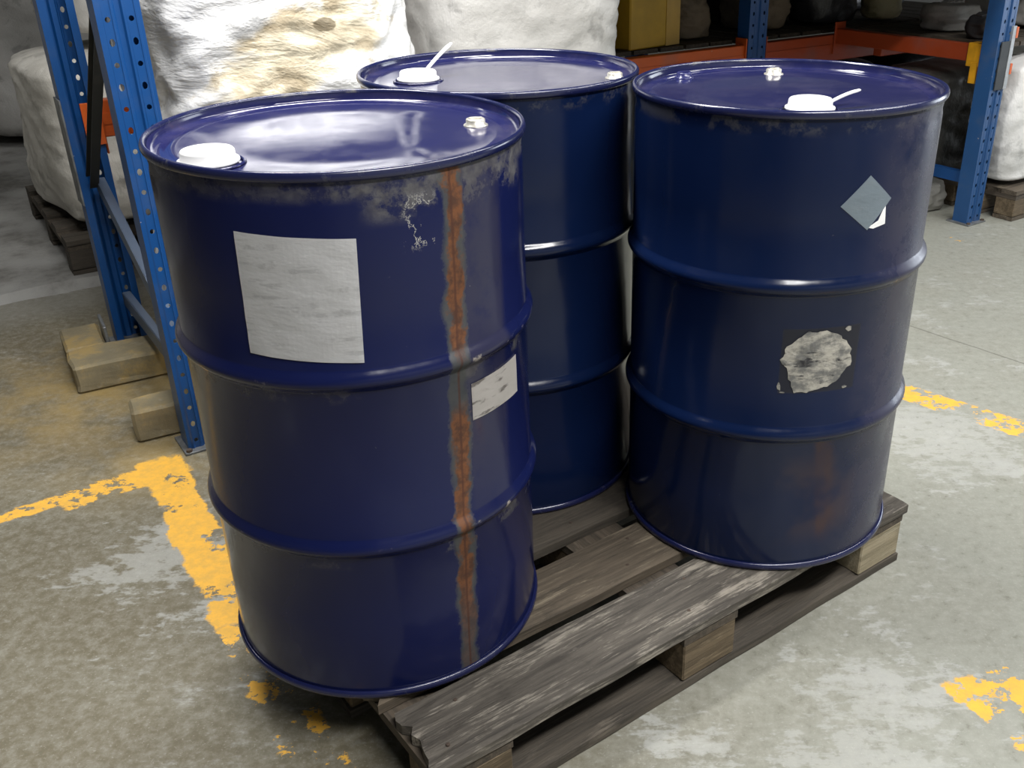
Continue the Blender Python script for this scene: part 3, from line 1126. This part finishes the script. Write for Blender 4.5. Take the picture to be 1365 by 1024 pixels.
g1 = guard('worn yellow timber guard lying at the foot of the rear rack post', (-1.533, 2.698), 0.30, 0.09, 0.16, math.radians(31))
bm = bmesh.new()
box(bm, 0.0, 0.12, 0.165, 0.37, 0.0, 0.088, 0.008)
link('end_block', bm, M['guard'], g1)
bm = bmesh.new()
box(bm, 0.122, 0.132, 0.165, 0.30, 0.0, 0.14, 0.002)
link('guard_plate', bm, M['plate'], g1)
g2 = guard('worn yellow timber guard at the foot of the front rack post', (-1.225, 2.388), 0.145, 0.10, 0.10, math.radians(30))


# ------------------------------------------------------------------ bulk bags and loads
def bag_bm(sx, sy, h, seed, nu=96, nv=56, p=4.0, bulge=0.05, wr=0.02, taper=0.0, fine=0.012, fs=9.0):
    """soft block: superellipse plan, bulging sides, wrinkled skin"""
    bm = bmesh.new()
    rings = []
    prof = []
    for j in range(nv + 1):
        f = j / nv
        if f < 0.08:
            q = f / 0.08
            prof.append((math.sin(q * math.pi / 2) * 1.0, 0.0 + 0.06 * (1 - math.cos(q * math.pi / 2))))
        elif f > 0.86:
            q = (f - 0.86) / 0.14
            prof.append((math.cos(q * math.pi / 2) ** 0.7, 0.90 + 0.10 * math.sin(q * math.pi / 2)))
        else:
            q = (f - 0.08) / 0.78
            prof.append((1.0, 0.06 + 0.84 * q))
    for rr, zf in prof:
        ring = []
        b = 1 + bulge * math.sin(min(1, max(0, zf)) * math.pi) - taper * zf
        for i in range(nu):
            a = 2 * math.pi * i / nu
            ca, sa = math.cos(a), math.sin(a)
            k = (abs(ca) ** p + abs(sa) ** p) ** (-1 / p)
            v = Vector((sx * k * ca * b * max(rr, 0.02), sy * k * sa * b * max(rr, 0.02), zf * h))
            n = Vector((ca, sa, 0.25 if zf > 0.88 else 0))
            q = Vector((v.x * 2.2 + seed, v.y * 2.2, v.z * 2.2))
            dsp = wr * noise.noise(q) * 1.6
            q2 = Vector((v.x * fs + seed, v.y * fs, v.z * fs * 1.5))
            r1 = 1 - abs(noise.noise(q2 + noise.noise_vector(q * 1.5) * 1.4)) * 2
            dsp += fine * r1 + fine * 0.5 * noise.noise(q2 * 2.7)
            v += n * dsp * min(1, rr + 0.2)
            v.z = max(0.0, v.z)
            ring.append(bm.verts.new(v))
        rings.append(ring)
    for a, b in zip(rings, rings[1:]):
        for i in range(nu):
            j = (i + 1) % nu
            bm.faces.new((a[i], a[j], b[j], b[i]))
    bm.faces.new(rings[0][::-1])
    bm.faces.new(rings[-1])
    return bm


def bulk_bag(label, t, s, z, sx, sy, h, mat, seed, rz=0.0, loops=True, cord=None, **kw):
    o = thing('bulk_bag', label, 'bag', RS(t, s, z), RUN + rz)
    link('bag_body', bag_bm(sx, sy, h, seed, **kw), M[mat], o, True)
    if loops:
        for ax in (-1, 1):
            for ay in (-1, 1):
                bm = bmesh.new()
                pts = [(ax * sx * 0.72 + ax * 0.05 * math.cos(q) * 0.6, ay * sy * 0.72, h * 0.93 + 0.13 * math.sin(q)) for q in [math.pi * i / 8 for i in range(9)]]
                tube(bm, pts, 0.012, 6)
                link('lifting_loop', bm, M['webbing'], o, True)
    return o


bag1 = bulk_bag('bright crumpled film-wrapped bulk bag with tan patches behind the nearest drum', 0.50, 0.42, 0.0, 0.41, 0.36, 1.42, 'film', 3.1,
                nu=170, nv=130, p=3.0, bulge=0.06, wr=0.04, fine=0.016, fs=6.5, taper=0.12)
bag2 = bulk_bag('light grey bulk bag standing behind the unlabelled middle drum', 1.38, 0.54, 0.0, 0.35, 0.25, 1.40, 'grey_bag', 8.4,
                nu=120, nv=80, p=4.0, bulge=0.05, wr=0.03, fine=0.010, fs=4.5)


def simple_pallet(label, t, s, z, lx, ly, seed, dm='wood_warm', km='block'):
    o = thing('wooden_pallet', label, 'pallet', RS(t, s, z), RUN)
    n = 5
    for i in range(n):
        y0 = i * (ly - 0.12) / (n - 1)
        board('deck_board', 0, lx, y0, y0 + 0.12, 0.12, 0.142, M[dm], o, seed + i, 10, 3)
    first = None
    for x0 in (0, lx / 2 - 0.05, lx - 0.1):
        board('cross_board', x0, x0 + 0.1, 0.0, ly, 0.10, 0.1195, M['wood_cross'], o, seed + x0, 3, 10)
        for y0 in (0.0, ly / 2 - 0.05, ly - 0.1):
            bm = bmesh.new()
            box(bm, x0, x0 + 0.1, y0, y0 + 0.1, 0.02, 0.10, 0.003)
            link('block', bm, M[km], o)
    for y0 in (0.0, ly / 2 - 0.05, ly - 0.1):
        board('bottom_board', 0, lx, y0, y0 + 0.1, 0.001, 0.02, M[dm], o, seed + 5 + y0, 8, 3)
    return o


ps = simple_pallet('wooden pallet under the beige bag behind the near rack frame', -0.05, 1.60, 0.032, 1.1, 1.05, 31, 'wood_dark', 'wood_dark')
simple_pallet('brown wooden pallet under the white bag at the right edge', 3.66, -0.13, 0.0, 1.1, 0.42, 52)
simple_pallet('dark wooden pallet under the far bag at the left edge', -1.30, 3.0, 0.032, 1.1, 1.0, 57, 'wood_dark', 'wood_dark')

bulk_bag('beige woven bulk bag on a pallet behind the near rack frame', 0.49, 2.12, 0.176, 0.50, 0.48, 0.66, 'beige_bag', 12.2, nu=110, nv=70, p=5, bulge=0.04, wr=0.03, fine=0.010, fs=6, loops=False)
bulk_bag('grey wrapped bag stacked on top of the beige woven bag', 0.60, 2.25, 0.875, 0.44, 0.42, 0.80, 'grey_bag', 15.9, nu=80, nv=50, p=4, bulge=0.05, wr=0.03, fine=0.014)
bulk_bag('off-white bag on the dark pallet at the far left edge', -0.75, 3.5, 0.176, 0.50, 0.46, 0.75, 'beige_bag', 18.3, nu=80, nv=50, p=5, wr=0.03, fine=0.010, fs=6)
bulk_bag('tall grey wrapped load far behind at upper left', -0.95, 4.75, 0.032, 0.6, 0.5, 1.7, 'grey_bag', 22.3, nu=70, nv=50, p=5, wr=0.04, fine=0.014)
bulk_bag('tall grey wrapped load far behind the stacked bags', 0.7, 4.75, 0.032, 0.7, 0.5, 1.7, 'grey_bag', 25.3, nu=70, nv=50, p=5, wr=0.04, fine=0.014)
bulk_bag('dark grey wrapped load under the shade-darkened orange beam at right', 4.05, 0.62, 0.0, 0.42, 0.22, 0.60, 'dim_bag', 28.8, nu=80, nv=50, p=5, wr=0.03, fine=0.012, loops=False)
wb = bulk_bag('white bag with dark cord on the brown pallet at right edge', 4.14, 0.06, 0.145, 0.47, 0.135, 0.57, 'white_bag', 33.0, nu=90, nv=60, p=5, wr=0.025, fine=0.008, fs=6, loops=False)
bm = bmesh.new()
tube(bm, [(-0.30, -0.150, 0.05 + 0.5 * i / 8) for i in range(9)], 0.007, 6)
link('cord', bm, M['cord'], wb)
bulk_bag('grey wrapped bag on the plank shelf at the right edge', 4.46, 0.42, 0.776, 0.34, 0.32, 0.38, 'grey_bag', 36.0, nu=70, nv=44, p=4, wr=0.04, fine=0.014, loops=False)

# shelf goods at the back right
ct = thing('carton', 'yellow carton with ochre taped end on the shelf', 'box', RS(2.36, 1.02, 0.766), RUN + 0.15)
bm = bmesh.new()
box(bm, -0.13, 0.19, -0.06, 0.18, 0, 0.30, 0.006)
link('carton_body', bm, M['ycarton'], ct)
bm = bmesh.new()
box(bm, 0.186, 0.193, -0.061, 0.181, 0.0, 0.302, 0.001)
box(bm, 0.10, 0.193, -0.063, -0.058, 0.0, 0.302, 0.001)
link('tape_panel', bm, M['ycarton2'], ct)


def sack(label, t, s, z, sx, sy, h, mat, seed, rz=0.0):
    o = thing('sack', label, 'sack', RS(t, s, z), RUN + rz)
    link('sack_body', bag_bm(sx, sy, h, seed, nu=48, nv=30, p=2.6, bulge=0.15, wr=0.03, fine=0.012, fs=12), M[mat], o, True)
    bm = bmesh.new()
    for i in range(7):
        a = -sx * 0.5 + sx * i / 6
        bar(bm, (a - 0.02, 0, h * 0.98), (a + 0.02, 0.01 * (-1) ** i, h * 1.06), 0.012, 0.03, (0, 1, 0.1))
    link('gathered_neck', bm, M[mat], o)
    return o


sack('brown paper sack slumped between the yellow carton and the dark blue upright', 2.70, 1.12, 0.766, 0.10, 0.08, 0.20, 'brown', 41)
sack('black plastic sack left of the yellow carton', 2.02, 1.15, 0.766, 0.13, 0.12, 0.34, 'black', 43)
sack('dim brown sack on the shelf right of the dark blue upright', 3.22, 1.20, 0.766, 0.13, 0.12, 0.20, 'brown', 45)
sack('black plastic sack in the middle of the dark shelf', 3.64, 1.14, 0.766, 0.15, 0.14, 0.36, 'black', 47)
sack('tall cream paper sack at the end of the dark shelf', 4.02, 1.06, 0.766, 0.085, 0.09, 0.34, 'cream', 49)
sack('small clear-film bundle on the shelf beside the right post', 3.86, 0.50, 0.776, 0.11, 0.10, 0.12, 'grey_bag', 51)
sack('black bundle against the right post', 3.68, 0.20, 0.776, 0.05, 0.05, 0.10, 'black', 53)
sack('round dirty grey sack on the floor beside the foot of the right post', 3.50, 0.27, 0.0, 0.10, 0.09, 0.14, 'dim_bag', 55)

# black filler shapes added behind and under the shelf to keep it dark
for lab_, t_, s_, z_, sx_, sy_, h_, sd in (
        ('added black shade filler behind the yellow carton', 2.22, 1.50, 0.766, 0.36, 0.12, 0.40, 61),
        ('added black shade filler at the back of the dark shelf, behind the brown sack', 3.32, 1.52, 0.766, 0.34, 0.10, 0.40, 63),
        ('added black shade filler at the right end of the dark shelf, behind the cream sack', 4.20, 1.50, 0.766, 0.42, 0.14, 0.40, 65),
        ('added black shade filler on the floor under the bright orange beam', 2.35, 1.32, 0.0, 0.46, 0.28, 0.57, 67),
        ('added black shade filler on the floor under the shade-darkened orange beam', 3.60, 1.34, 0.0, 0.55, 0.28, 0.57, 69),
        ('added black shade filler on the floor at the far right end under the shelf', 4.82, 1.34, 0.0, 0.52, 0.28, 0.57, 71)):
    bulk_bag(lab_, t_, s_, z_, sx_, sy_, h_, 'black', sd, nu=64, nv=36, p=6, wr=0.02, fine=0.010, loops=False)
